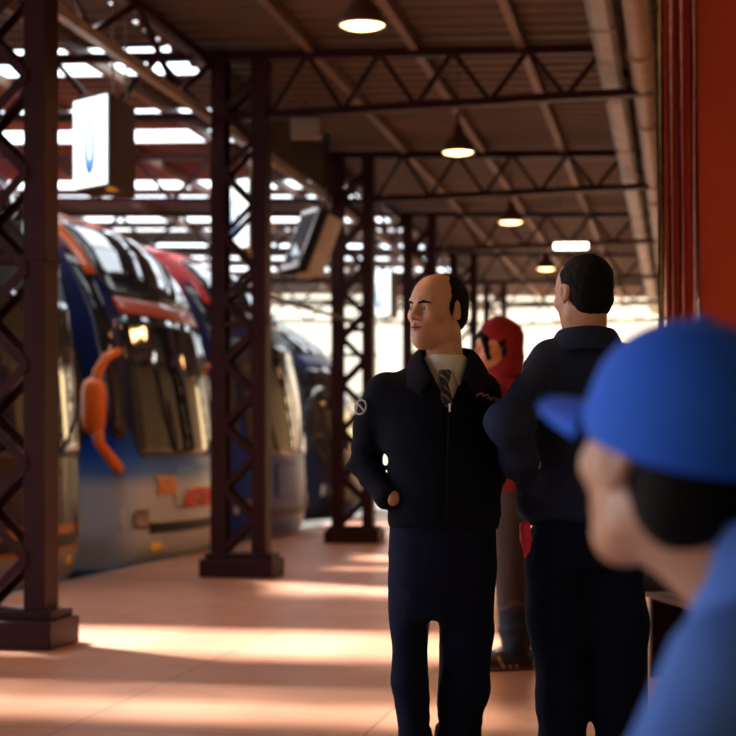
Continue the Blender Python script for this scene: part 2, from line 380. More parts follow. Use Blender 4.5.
dup(s0, world(250, 213, 16.4), 'backlit white sign seen through the lattice of the second column')
dup(s0, world(391, 293, 25), 'small far backlit white sign right of the third column')
# ------------------------------------------------------------------ coaches
PR = [(.22, -.16, 1.18), (.30, -.08, 1.22), (.5, -.02, 1.25), (.95, 0, 1.25), (1.5, -.03, 1.25), (2.1, -.11, 1.25), (2.7, -.24, 1.25), (3.1, -.42, 1.25), (3.4, -.62, 1.24), (3.6, -.82, 1.20), (3.74, -1.06, 1.12), (3.84, -1.4, .98), (3.88, -2.0, .7)]
def surf(u, z, off=0., rk=1.):
    zz = [p[0] for p in PR]; xn = np.interp(z, zz, [p[1] for p in PR])*rk; w = np.interp(z, zz, [p[2] for p in PR])+off; xn += off
    s = 1 if u >= 0 else -1; a = abs(u); yf = w-.32
    if a <= 1: y = yf*a; x = xn-.10*a*a
    elif a <= 2:
        t = (a-1)*math.pi/2; y = yf+.32*math.sin(t); x = xn-.10-.26*(1-math.cos(t))
    else: y = w; x = xn-.36-(a-2)*(11.6+xn)
    return Vector((x, y*s+1.25, z))
def patch(u0, u1, z0, z1, off, rk=1., nu=18, nz=14, r=.12):
    rows = []
    for j in range(nz+1):
        t = 2*j/nz-1; hz = (z1-z0)/2
        q = max(0, abs(t)-(1-r/hz))/(r/hz) if r < hz else 0
        ins = (1-math.sqrt(max(0, 1-q*q)))*r*(.9 if abs(u0) <= 2.01 and abs(u1) <= 2.01 else .1)
        row = []
        for i in range(nu+1):
            u = (u0+ins)+(u1-u0-2*ins)*i/nu; row.append(surf(u, (z0+z1)/2+hz*t, off, rk))
        rows.append(row)
    return MB().grid(rows)
def make_bus(loc, label, body, cap, rk=1., band=None, mirror=None, num=None, word=None, lower=None, rotz=0):
    t = thing('coach', label, 'bus', loc, math.radians(-3.5))
    us = sorted(set([round(x, 4) for x in list(np.linspace(0, 1, 9))+list(np.linspace(1, 2, 9))+list(np.linspace(2, 3, 12))]))
    us = [-x for x in us[::-1] if x > 0]+us
    zs = sorted(set([p[0] for p in PR]+list(np.linspace(.25, 3.75, 20))))
    rows = [[surf(u, z, 0, rk) for u in us] for z in zs]
    mb = MB().grid(rows, close=True)
    n = len(us); mb.f.append(tuple(range(n-1, -1, -1))); mb.f.append(tuple((len(zs)-1)*n+j for j in range(n)))
    mb.build('body', body, t, smooth=True)
    patch(-1.42, 1.42, 2.92, 3.66, .012, rk, 24, 14).build('upper_windscreen', M['glass'], t, smooth=True, solid=.004)
    patch(-1.42, 1.42, 1.32, 2.70, .012, rk, 24, 16).build('windscreen', M['glass'], t, smooth=True, solid=.004)
    if band: patch(-1.3, 1.3, 2.73, 2.89, .01, rk, 20, 3, .02).build('destination_band', band, t, smooth=True, solid=.004)
    if cap: 
        mb = MB(); zc = [z for z in zs if z >= 3.3]
        mb.grid([[surf(u, z, .006+.004*(z > 3.4), rk) for u in us] for z in zc if z >= 3.68])
        mb.grid([[surf(u, z, .010, rk) for u in np.linspace(s*1.80, s*2.12, 6)] for z in np.linspace(2.95, 3.62, 8)] if False else [[surf(u, z, .010, rk) for u in np.linspace(-1.72, -1.45, 6)] for z in np.linspace(3.1, 3.8, 8)])
        mb.build('roof_cap', cap, t, smooth=True, solid=.006)
    for k in range(6):
        a = 2.02+k*.155
        for s in (-1, 1):
            patch(min(s*a, s*(a+.14)), max(s*a, s*(a+.14)), 1.55 if k else 1.45, 3.6, .008, rk, 6, 8, .08).build('side_window', M['glass'], t, smooth=True, solid=.004)
    for s in (-1, 1): patch(min(s*1.60, s*1.97), max(s*1.60, s*1.97), 1.5, 3.35, .009, rk, 6, 10, .08).build('quarter_window', M['glass'], t, smooth=True, solid=.004)
    patch(-1.0, 1.0, .56, .66, .012, rk, 20, 6, .1).build('grille', M['black'], t, smooth=True, solid=.01)
    for s in (-1, 1):
        hd = patch(min(s*1.0, s*1.55), max(s*1.0, s*1.55), .62, .80, .014, rk, 8, 6, .08).build('headlamp', M['lampcover'], t, smooth=True, solid=.01)
        patch(min(s*.75, s*.95), max(s*.75, s*.85), .38, .46, .014, rk, 6, 6, .035).build('fog_lamp', M['amber'], t, smooth=True, solid=.008)
        patch(min(s*1.72, s*1.86), max(s*1.72, s*1.86), .62, .80, .016, rk, 4, 4, .03).build('marker_lamp', M['whitep'], t, smooth=True, solid=.01)
    patch(-.55, .55, .78, 1.22, .006, rk, 12, 6, .1).build('service_flap', body, t, smooth=True, solid=.004)
    for s, a in ((.5, .75), (-.45, -.2)):
        p0 = surf(s, 1.34, .03, rk); p1 = surf(s+a, 1.75, .03, rk); p2 = surf(s+a*1.2, 2.2, .03, rk)
        MB().tube([p0, p1, p2], .012, 6).build('wiper', M['black'], t)
    for x in (-2.7, -8.8):
        for yy in (.16, 2.06):
            MB().tube([(x, yy, .5), (x, yy+.28, .5)], .5, 28).build('wheel', M['black'], t)
            w_ = t.children[-1]
            MB().lathe([(.001, 0), (.12, .01), (.15, .03), (.26, .035), (.3, 0)], 20).build('hub', M['chrome'], w_, smooth=True)
            h = w_.children[-1]; h.rotation_euler = (math.radians(90 if yy < 1 else -90), 0, 0); h.location = (x, yy-.005 if yy < 1 else yy+.285, .5)
    if mirror:
        for s in (-1, 1):
            mr = MB(); yc = 1.25+s*1.58
            rows = []
            for j in range(13):
                q = j/12*2-1; hw = .125*(1-abs(q)**4)**.5+.004; hd = .085*(1-abs(q)**4)**.5+.003
                rows.append([(-.42+hw*math.cos(a), yc+hd*math.sin(a), 1.80+.29*q) for a in np.linspace(0, 2*math.pi, 17)[:-1]])
            mr.grid(rows, close=True).build('mirror', mirror, t, smooth=True)
            mm = t.children[-1]
            c = surf(s*1.85, 2.25, 0, rk); c2 = surf(s*1.85, 1.15, 0, rk)
            MB().tube([(-.40, yc, 1.9), (-.38, yc, 2.12), (-.30, yc-.02*s, 2.26), (-.2, yc-.08*s, 2.32), c+Vector((0, 0, .06))], [.05, .05, .045, .035, .025], 10).build('mirror_arm', mirror, mm, smooth=True)
            MB().tube([(-.38, yc, 1.62), (-.36, yc, 1.44), (-.26, yc-.08*s, 1.28), c2+Vector((0, 0, .06)), c2], [.06, .055, .06, .06, .03], 10).build('mirror_arm', mirror, mm, smooth=True)
    def stick(name, txt, u, z, size, m, sx=1.2, bold=.01):
        p = surf(u, z, .02, rk); du = (surf(u+.05, z, .02, rk)-surf(u-.05, z, .02, rk)).normalized(); dz = (surf(u, z+.03, .02, rk)-surf(u, z-.03, .02, rk)).normalized()
        nn = du.cross(dz).normalized()
        mt = Matrix(((du.x, dz.x, nn.x, p.x), (du.y, dz.y, nn.y, p.y), (du.z, dz.z, nn.z, p.z), (0, 0, 0, 1)))
        text_mesh(name, txt, size, m, t, mt, .006, bold, 0, sx)
    if num: stick('fleet_number', num, -.72, 1.02, .25, mat('number_paint', (.85, .40, .16), .5), 1.0)
    if word: stick('lettering', word, .12, .88, .25, mat('letter_paint', (.80, .10, .03), .5), 1.25)
    return t
navy = (.006, .010, .055); blue = (.01, .10, .60); silver = (.60, .68, .82)
def body(name, stops, r=.22): return mat(name, (.5, .5, .5), .38, 0, .3, coat=.12, ramp=stops)
b2 = body('navy_blue_silver_livery', [(.2, silver), (1.0, silver), (1.16, (.10, .26, .68)), (1.34, blue), (1.62, navy), (2.6, (.006, .012, .08)), (3.3, (.006, .010, .06)), (3.8, (.5, .09, .02))])
b1 = body('orange_silver_livery', [(.2, (.36, .34, .36)), (.50, (.36, .34, .36)), (.52, (.55, .14, .03)), (.72, (.55, .14, .03)), (.76, (.03, .02, .03)), (1.3, (.05, .03, .03)), (3.8, (.04, .04, .07))])
b3 = body('blue_beige_livery', [(.2, (.30, .24, .2)), (.4, (.01, .05, .32)), (1.5, (.01, .04, .28)), (2.0, (.02, .02, .1)), (3.2, (.02, .02, .08)), (3.45, (.5, .03, .03)), (3.8, (.55, .04, .04))])
b4 = body('dark_grey_livery', [(.2, (.02, .02, .03)), (2.2, (.02, .02, .03)), (2.8, (.012, .02, .10)), (3.3, (.04, .035, .035)), (3.8, (.06, .055, .05))])
bk = mat('band_orange', (.60, .08, .015), .3, coat=.5)
make_bus((-5.02, 14.70, -.3), 'navy and silver coach with orange mirrors, parked left of the second column', b2, mat('cap_orange', (.70, .13, .02), .3, coat=.5), 1., bk, M['orange'], '308', 'ASTER', rotz=math.radians(-3.5))
make_bus((-5.3, 11.26, -.3), 'coach with orange and silver bumper, its nose behind the nearest column', b1, None, .55, None, None, None, None)
make_bus((-4.82, 18.06, -.3), 'coach with red roof edge and blue side, behind the second column', b3, mat('cap_red', (.62, .03, .04), .3, coat=.5), 1.05, None, None)
make_bus((-5.3, 24.86, -.3), 'far dark coach with a sloping rounded nose, seen between second and third columns', b4, None, 2.0, mat('band_navy', (.02, .04, .2), .3), M['black'])
# ------------------------------------------------------------------ implicit surfaces for people
def _M(m): return m if m is not None else Matrix.Identity(4)
def EL(c, r, k=.01, op='u', m=None, rot=None):
    T = _M(m) @ Matrix.Translation(Vector(c))
    if rot: T = T @ Euler(rot).to_matrix().to_4x4()
    r = np.array(r, dtype=np.float32)
    def fn(p):
        k0 = np.sqrt(((p/r)**2).sum(-1)); k1 = np.sqrt(((p/(r*r))**2).sum(-1))+1e-9
        return k0*(k0-1)/k1
    return dict(T=T, fn=fn, lo=-r, hi=r, k=k, op=op)
def CA(a, b, ra, rb, k=.02, op='u', m=None):
    a = np.array(a, dtype=np.float32); b = np.array(b, dtype=np.float32); ba = b-a; L2 = float(ba@ba)+1e-9
    def fn(p):
        q = p-a; t = np.clip((q@ba)/L2, 0, 1); e = q-t[..., None]*ba
        return np.sqrt((e*e).sum(-1))-(ra+(rb-ra)*t)
    R = max(ra, rb)
    return dict(T=_M(m), fn=fn, lo=np.minimum(a, b)-R, hi=np.maximum(a, b)+R, k=k, op=op)
def LF(rows, k=.03, op='u', m=None, ex=2.):
    R = np.array(rows, dtype=np.float32)
    def fn(p):
        z = p[..., 2]; g = [np.interp(z, R[:, 0], R[:, i]) for i in (1, 2, 3, 4)]
        dx = (p[..., 0]-g[0])/g[2]; dy = (p[..., 1]-g[1])/g[3]
        rho = (np.abs(dx)**ex+np.abs(dy)**ex)**(1/ex)+1e-6; gr = np.sqrt((dx/g[2])**2+(dy/g[3])**2)+1e-6
        d = np.maximum(rho*(rho-1)/gr*(1 if ex == 2 else .9), (rho-1)*.3)
        d = np.where(rho > 1, d, (rho-1)*np.minimum(g[2], g[3]))
        return np.maximum(d, np.maximum(R[0, 0]-z, z-R[-1, 0]))
    lo = np.array([(R[:, 1]-R[:, 3]).min(), (R[:, 2]-R[:, 4]).min(), R[0, 0]]); hi = np.array([(R[:, 1]+R[:, 3]).max(), (R[:, 2]+R[:, 4]).max(), R[-1, 0]])
    return dict(T=_M(m), fn=fn, lo=lo, hi=hi, k=k, op=op)
def BX(lo, hi, k=.004, op='s', m=None):
    lo = np.array(lo, dtype=np.float32); hi = np.array(hi, dtype=np.float32); c = (lo+hi)/2; h = (hi-lo)/2
    def fn(p): return (np.abs(p-c)-h).max(-1)
    return dict(T=_M(m), fn=fn, lo=lo, hi=hi, k=k, op=op)
def CUT(n, o, k=.006, m=None):      # keeps the side n.p < o
    n = np.array(n, dtype=np.float32); n = n/np.linalg.norm(n)
    return dict(T=_M(m), fn=lambda p: p@n-o, lo=None, hi=None, k=k, op='i')
def wob(p, f, amp, seed=0):
    r = np.random.RandomState(seed); d = np.zeros(p.shape[:-1], dtype=np.float32)
    for i in range(5):
        v = r.normal(size=3); v = v/np.linalg.norm(v)*f*(.6+.35*i); ph = r.uniform(0, 6.28)
        w = r.normal(size=3)*f*.25
        d += np.sin(p@v.astype(np.float32)+ph+1.3*np.sin(p@w.astype(np.float32)))/(1+.5*i)
    return d*amp*.45
def field_mesh(name, prims, vox, mt, parent, disp=None, colf=None, M0=None):
    U = [p for p in prims if p['op'] == 'u']; los = []; his = []
    def wb(p):
        cs = [p['T'] @ Vector((x, y, z)) for x in (p['lo'][0], p['hi'][0]) for y in (p['lo'][1], p['hi'][1]) for z in (p['lo'][2], p['hi'][2])]
        cs = np.array([tuple(c) for c in cs]); return cs.min(0), cs.max(0)
    for p in U: a, b = wb(p); los.append(a); his.append(b)
    lo = np.min(los, 0)-.03; hi = np.max(his, 0)+.03; n = np.ceil((hi-lo)/vox).astype(int)+1
    ax = [lo[i]+np.arange(n[i])*vox for i in range(3)]
    D = np.full(tuple(n), 1., dtype=np.float32)
    for p in prims:
        if p['lo'] is None: sl = (slice(None),)*3
        else:
            a, b = wb(p); mg = p['k']+.035
            i0 = np.clip(np.floor((a-mg-lo)/vox).astype(int), 0, n-1); i1 = np.clip(np.ceil((b+mg-lo)/vox).astype(int)+1, 1, n)
            sl = tuple(slice(i0[i], i1[i]) for i in range(3))
        g = np.stack(np.meshgrid(*[ax[i][sl[i]] for i in range(3)], indexing='ij'), -1).astype(np.float32)
        Ti = np.array(p['T'].inverted(), dtype=np.float32)
        q = g@Ti[:3, :3].T+Ti[:3, 3]
        d = p['fn'](q).astype(np.float32); c = D[sl]; k = p['k']
        if p['op'] == 'u': h = np.maximum(k-np.abs(c-d), 0)/k; D[sl] = np.minimum(c, d)-h*h*k/4
        else:
            e = -d if p['op'] == 's' else d
            h = np.maximum(k-np.abs(c-e), 0)/k; D[sl] = np.maximum(c, e)+h*h*k/4
    if disp is not None:
        near = np.abs(D) < .05
        idx = np.argwhere(near); P = (lo+idx*vox).astype(np.float32); D[near] += disp(P)
    # surface nets
    ins = D < 0; nx, ny, nz = n
    acc = np.zeros((nx-1, ny-1, nz-1, 3), dtype=np.float32); cnt = np.zeros((nx-1, ny-1, nz-1), dtype=np.float32)
    corner = [(i, j, k) for i in (0, 1) for j in (0, 1) for k in (0, 1)]
    sub = lambda A, c: A[c[0]:c[0]+nx-1, c[1]:c[1]+ny-1, c[2]:c[2]+nz-1]
    for c in corner:
        for a in range(3):
            if c[a]: continue
            e = list(c); e[a] = 1
            d0 = sub(D, c); d1 = sub(D, e); m = (d0 < 0) != (d1 < 0)
            t = np.where(m, d0/(np.where(m, d0-d1, 1)), 0)
            for b in range(3): acc[..., b] += np.where(m, (t if b == a else c[b]), 0)
            cnt += m
    cell = cnt > 0; vid = -np.ones(cell.shape, dtype=np.int64); vid[cell] = np.arange(cell.sum())
    ci = np.argwhere(cell); V = lo+(ci+acc[cell]/cnt[cell][:, None])*vox
    Q = []
    for a in range(3):
        b, c = (a+1) % 3, (a+2) % 3
        s0 = [slice(None)]*3; s1 = [slice(None)]*3; s0[a] = slice(0, -1); s1[a] = slice(1, None)
        A = ins[tuple(s0)]; B = ins[tuple(s1)]
        e = np.argwhere(A != B); e = e[(e[:, b] > 0) & (e[:, c] > 0) & (e[:, b] < n[b]-1) & (e[:, c] < n[c]-1)]
        out = A[tuple(e.T)]
        def g(db, dc): q = e.copy(); q[:, b] -= db; q[:, c] -= dc; return vid[tuple(q.T)]
        f = np.stack([g(1, 1), g(0, 1), g(0, 0), g(1, 0)], 1); f[~out] = f[~out][:, ::-1]; Q.append(f)
    Q = np.concatenate(Q)
    me = bpy.data.meshes.new(name); me.vertices.add(len(V)); me.vertices.foreach_set('co', V.astype(np.float32).ravel())
    me.loops.add(len(Q)*4); me.loops.foreach_set('vertex_index', Q.ravel().astype(np.int32))
    me.polygons.add(len(Q)); me.polygons.foreach_set('loop_start', np.arange(0, len(Q)*4, 4, dtype=np.int32))
    me.polygons.foreach_set('use_smooth', np.ones(len(Q), dtype=bool)); me.update(calc_edges=True)
    if colf is not None:
        cl = np.ones((len(V), 4), dtype=np.float32); cl[:, :3] = colf(V); at = me.color_attributes.new('Col', 'FLOAT_COLOR', 'POINT'); at.data.foreach_set('color', cl.ravel())
    me.materials.append(mt); o = bpy.data.objects.new(name, me); COL.objects.link(o)
    if parent: o.parent = parent
    sm = o.modifiers.new('s', 'SMOOTH'); sm.factor = .5; sm.iterations = 2
    return o
def skin_body(vox, hvox, body, head, parent, colf):
    o = field_mesh('body', body, vox, skin, parent, colf=colf); h = field_mesh('head', head, hvox, skin, None, colf=colf)
    me = bpy.data.meshes.new('body'); V = []; Q = []; CL = []
    for q in (o, h):
        n = len(q.data.vertices); v = np.empty(n*3, dtype=np.float32); q.data.vertices.foreach_get('co', v); cl = np.empty(n*4, dtype=np.float32); q.data.color_attributes['Col'].data.foreach_get('color', cl)
        f = np.empty(len(q.data.loops), dtype=np.int32); q.data.loops.foreach_get('vertex_index', f); Q.append(f+sum(len(x)//3 for x in V)); V.append(v); CL.append(cl)
    V = np.concatenate(V); Q = np.concatenate(Q); CL = np.concatenate(CL)
    me.vertices.add(len(V)//3); me.vertices.foreach_set('co', V); me.loops.add(len(Q)); me.loops.foreach_set('vertex_index', Q)
    me.polygons.add(len(Q)//4); me.polygons.foreach_set('loop_start', np.arange(0, len(Q), 4, dtype=np.int32)); me.polygons.foreach_set('use_smooth', np.ones(len(Q)//4, dtype=bool)); me.update(calc_edges=True)
    at = me.color_attributes.new('Col', 'FLOAT_COLOR', 'POINT'); at.data.foreach_set('color', CL); me.materials.append(skin)
    bpy.data.objects.remove(h); o.data = me; return o
# ------------------------------------------------------------------ head, hands, body
def head_T(pos, yaw, pitch=0, roll=0, s=1.):    # local head faces -Y; positive yaw turns the face to image left
    return Matrix.Translation(Vector(pos)) @ Matrix.Rotation(-yaw, 4, 'Z') @ Matrix.Rotation(pitch, 4, 'X') @ Matrix.Rotation(roll, 4, 'Y') @ Matrix.Scale(s, 4)
def head_prims(T):
    P = [EL((0, .018, .040), (.074, .094, .082), .02, m=T), EL((0, -.020, .035), (.066, .070, .075), .03, m=T),
         EL((0, -.026, -.030), (.057, .064, .076), .03, m=T), EL((0, -.072, -.094), (.024, .022, .019), .03, m=T),
         CA((0, -.064, -.093), (.048, -.002, -.062), .018, .018, .03, m=T), CA((0, -.064, -.093), (-.048, -.002, -.062), .018, .018, .03, m=T),
         EL((.040, -.060, -.014), (.022, .022, .018), .03, m=T), EL((-.040, -.060, -.014), (.022, .022, .018), .03, m=T),
         EL((0, -.076, -.052), (.028, .020, .026), .03, m=T)]
    for s in (-1, 1):
        P += [EL((s*.031, -.098, .010), (.019, .020, .013), .018, 's', m=T)]
        P += [CA((s*.012, -.088, .032), (s*.044, -.074, .034), .009, .007, .016, m=T)]
        P += [EL((s*.031, -.073, .010), (.0150, .0150, .0140), .008, m=T)]
        P += [EL((s*.031, -.0885, .009), (.0140, .0085, .0062), .003, 's', m=T)]
    P += [CA((0, -.086, .024), (0, -.108, -.014), .0075, .0105, .014, m=T), EL((0, -.109, -.019), (.0105, .0115, .009), .008, m=T),
          EL((.0125, -.098, -.022), (.0085, .011, .0075), .007, m=T), EL((-.0125, -.098, -.022), (.0085, .011, .0075), .007, m=T)]
    for s in (-1, 1): P += [EL((s*.007, -.104, -.0295), (.0035, .005, .003), .003, 's', m=T)]
    P += [CA((-.026, -.0865, -.0500), (0, -.0985, -.0460), .0040, .0052, .006, m=T), CA((.026, -.0865, -.0500), (0, -.0985, -.0460), .0040, .0052, .006, m=T),
          CA((-.022, -.0875, -.0560), (0, -.0965, -.0590), .0048, .0062, .006, m=T), CA((.022, -.0875, -.0560), (0, -.0965, -.0590), .0048, .0062, .006, m=T),
          EL((0, -.100, -.0522), (.029, .017, .0014), .0025, 's', m=T)]
    for s in (-1, 1):
        R = (0, math.radians(-8*s), math.radians(22*s))
        P += [EL((s*.078, .014, .006), (.0075, .0185, .032), .006, m=T, rot=R), EL((s*.085, .010, .010), (.006, .010, .018), .004, 's', m=T, rot=R),
              EL((s*.076, .004, -.018), (.007, .009, .011), .005, m=T), EL((s*.078, .000, -.002), (.004, .004, .006), .003, m=T)]
    return P
def neck_prims(T, base, r=.054):
    a = T @ Vector((0, .028, -.05)); return [CA(tuple(a), base, r, r+.006, .03)]
def hand_prims(wr, d, pn, curl=.5, s=1.):    # wrist, direction, palm normal
    wr = Vector(wr); d = Vector(d).normalized(); pn = Vector(pn); pn = (pn-d*pn.dot(d)).normalized(); x = d.cross(pn)
    T = Matrix.Translation(wr) @ Matrix(((x.x, d.x, pn.x, 0), (x.y, d.y, pn.y, 0), (x.z, d.z, pn.z, 0), (0, 0, 0, 1))) @ Matrix.Scale(s, 4)
    P = [EL((0, .045, 0), (.040, .052, .014), .01, m=T), EL((.018, .03, .006), (.018, .03, .013), .01, m=T)]
    for i, (px, ln) in enumerate(((-.030, .058), (-.011, .070), (.009, .074), (.028, .067))):
        a = np.array((px, .082, 0.)); ang = curl*.6; r = .0085
        for q, f in enumerate((.45, .32, .23)):
            b = a+np.array((px*.10*f, math.cos(ang)*ln*f*1.15, math.sin(ang)*ln*f*1.15)); P.append(CA(a, b, r, r*.92, .003, m=T)); a = b; r *= .92; ang += curl
    P += [CA((.026, .018, .004), (.052, .050, .014), .013, .010, .008, m=T), CA((.052, .050, .014), (.056, .078, .024), .010, .008, .003, m=T)]
    return P
def limb(pts, rs, k=.03): return [CA(pts[i], pts[i+1], rs[i], rs[i+1], k) for i in range(len(pts)-1)]
SKIN = np.array((.58, .30, .18))
def skin_cols(T, base=SKIN, stub=.5, lipf=1.):
    Ti = np.array(T.inverted())
    def f(V):
        q = V@Ti[:3, :3].T+Ti[:3, 3]; c = np.tile(base, (len(V), 1))
        def bl(w, col): 
            nonlocal c
            w = np.clip(w, 0, 1)[:, None]; c = c*(1-w)+np.array(col)*w
        front = q[:, 1] < -.03
        e = lambda cx, cz, rx, rz: np.clip(1.6*(1-np.sqrt(((np.abs(q[:, 0])-cx)/rx)**2+((q[:, 2]-cz)/rz)**2)), 0, 1)
        bl(e(0, -.0525, .031, .0125)*front*1.3*lipf, base*np.array((.62, .33, .34)))
        bl(e(.0, -.085, .055, .035)*front*stub*.5, base*.55)
        bl(e(.0, -.037, .030, .008)*front*stub*1.4, base*.38)
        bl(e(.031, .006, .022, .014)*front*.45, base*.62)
        return c
    return f
skin = mat('skin', (.5, .27, .16), .42, 0, .45, vcol=True, sss=.06, bump=.12, bscale=160)
skin_b = skin
hairm = mat('black_hair', (.0045, .0035, .003), .7, 0, .12, bump=.3, bscale=220)
eyem = mat('eye_white', (.62, .58, .54), .12)
irism = mat('dark_iris', (.015, .008, .005), .1)
def eyes(T, parent):
    for s in (-1, 1):
        mb = MB(); 
        mb.lathe([(.0125*math.sin(a), .0125*math.cos(a)) for a in np.linspace(.001, math.pi-.001, 14)], 18)
        mb.v = [tuple(T @ (Vector((s*.031, -.0745, .0095))+Vector(v))) for v in mb.v]
        e = mb.build('eye', eyem, parent, smooth=True)
        g = MB().lathe([(.001, .0006), (.0035, .0004), (.0062, -.0004)], 16)
        look = Vector((-.25, -1, .0)).normalized(); R = look.to_track_quat('Z', 'Y').to_matrix().to_4x4()
        g.v = [tuple(T @ (Vector((s*.031, -.0745, .0095))+look*.0122+(R @ Vector(v)))) for v in g.v]
        g.build('iris', irism, e, smooth=True)
def brows(T, parent):
    for s in (-1, 1):
        P = [CA((s*.013, -.0975, .0260), (s*.030, -.0930, .0300), .0034, .0044, .003, m=T), CA((s*.030, -.0930, .0300), (s*.050, -.0770, .0270), .0044, .0026, .003, m=T)]
        field_mesh('eyebrow', P, .0016, hairm, parent)
def body_prims(J, T, s=1.):
    """naked figure under the clothes: J holds joints"""
    sh = (Vector(J['shL'])+Vector(J['shR']))/2; hp = (Vector(J['hpL'])+Vector(J['hpR']))/2
    P = [CA(tuple(sh+Vector((0, .01, -.03))), tuple(hp), .078, .080, .06)]
    P += [CA(tuple(Vector(J['shL'])*.78+sh*.22+Vector((0, .005, -.03))), tuple(Vector(J['shR'])*.78+sh*.22+Vector((0, .005, -.03))), .036, .036, .05)]
    for q in 'LR':
        P += limb([J['sh'+q] if q == 0 else tuple(Vector(J['sh'+q])*.9+sh*.1+Vector((0, 0, -.02))), J['el'+q], J['wr'+q]], [.036, .030, .024]); P += limb([J['hp'+q], J['kn'+q], J['an'+q]], [.060, .038, .030])
        P += [CA(J['an'+q], J['to'+q], .026, .020, .02)]
    return P
# fabrics
jack1 = mat('black_fleece', (.0035, .0045, .0115), .9, 0, .12, bump=.35, bscale=260)
trou1 = mat('navy_black_cloth', (.0045, .007, .026), .85, 0, .12, bump=.2, bscale=300)
shirtm = mat('white_shirt', (.72, .69, .62), .7, bump=.1, bscale=300)
jack2 = mat('navy_jacket', (.017, .027, .070), .8, 0, .15, bump=.3, bscale=240)
leather = mat('black_leather', (.012, .010, .009), .3)
def tie_mat():
    m = mat('striped_tie', (.01, .01, .02), .5); nt = m.node_tree; N = nt.nodes; L = nt.links
    tc = N.new('ShaderNodeTexCoord'); w_ = N.new('ShaderNodeTexWave'); w_.inputs['Scale'].default_value = 22; w_.bands_direction = 'DIAGONAL'
    L.new(tc.outputs['Object'], w_.inputs['Vector']); cr = N.new('ShaderNodeValToRGB'); cr.color_ramp.elements[0].position = .82; cr.color_ramp.elements[0].color = (.010, .010, .018, 1)
    cr.color_ramp.elements[1].position = .9; cr.color_ramp.elements[1].color = (.16, .14, .15, 1); L.new(w_.outputs['Fac'], cr.inputs[0]); L.new(cr.outputs[0], N['Principled BSDF'].inputs['Base Color']); return m
def shoe(parent, an, to, m=leather, name='shoe'):
    an = Vector(an); to = Vector(to); d = (to-an); d.z = 0; d.normalize(); b = Vector((an.x, an.y, 0))
    P = [CA(tuple(b-d*.05+Vector((0, 0, .045))), tuple(b+d*.06+Vector((0, 0, .05))), .044, .046, .03), CA(tuple(b+d*.06+Vector((0, 0, .045))), tuple(b+d*.19+Vector((0, 0, .032))), .046, .034, .03), CA(tuple(b+Vector((0, 0, .05))), tuple(b+Vector((0, 0, .10))), .045, .045, .03), CUT((0, 0, -1), -.004)]
    return field_mesh(name, P, .006, m, parent)
def sheet(name, rows, m, parent, th=.006, subs=2): return MB().grid([[Vector(p) for p in r] for r in rows]).build(name, m, parent, smooth=True, solid=th, subs=subs)
def ridge(P, f, seed, st=(1, 1, 1)):
    r = np.random.RandomState(seed); d = 0
    for i in range(3):
        v = r.normal(size=3); v = (v/np.linalg.norm(v)*f*(.7+.4*i)).astype(np.float32); w = (r.normal(size=3)*f*.22).astype(np.float32); Q = P*np.array(st, dtype=np.float32)
        d = d+(1-2*np.sqrt(np.abs(np.sin(Q@v+r.uniform(0, 6)+1.6*np.sin(Q@w)))+.02))/(1+i*.6)
    return d
def foldz(amp=.004, f=26, seed=1, focus=()):
    """cloth relief: a soft overall wobble, long sharp folds, and tight creases around the listed points"""
    def d(P):
        r = wob(P*np.array((1, 1, .8), dtype=np.float32), f, amp, seed)-amp*.35*ridge(P, f*.75, seed+7, (1, 1, .45))
        for (c, rad, a2, f2) in focus:
            w_ = np.exp(-(((P-np.array(c, dtype=np.float32))/rad)**2).sum(-1)); r = r-w_*a2*.55*ridge(P, f2*.7, seed+3, (.45, .45, 1.2))+w_*wob(P, f2*.6, a2*.5, seed)
        return r.astype(np.float32)
    return d
def local(px, y, D, pxr): return ((px-pxr)*D/F, CAMZ+(446-y)*D/F)
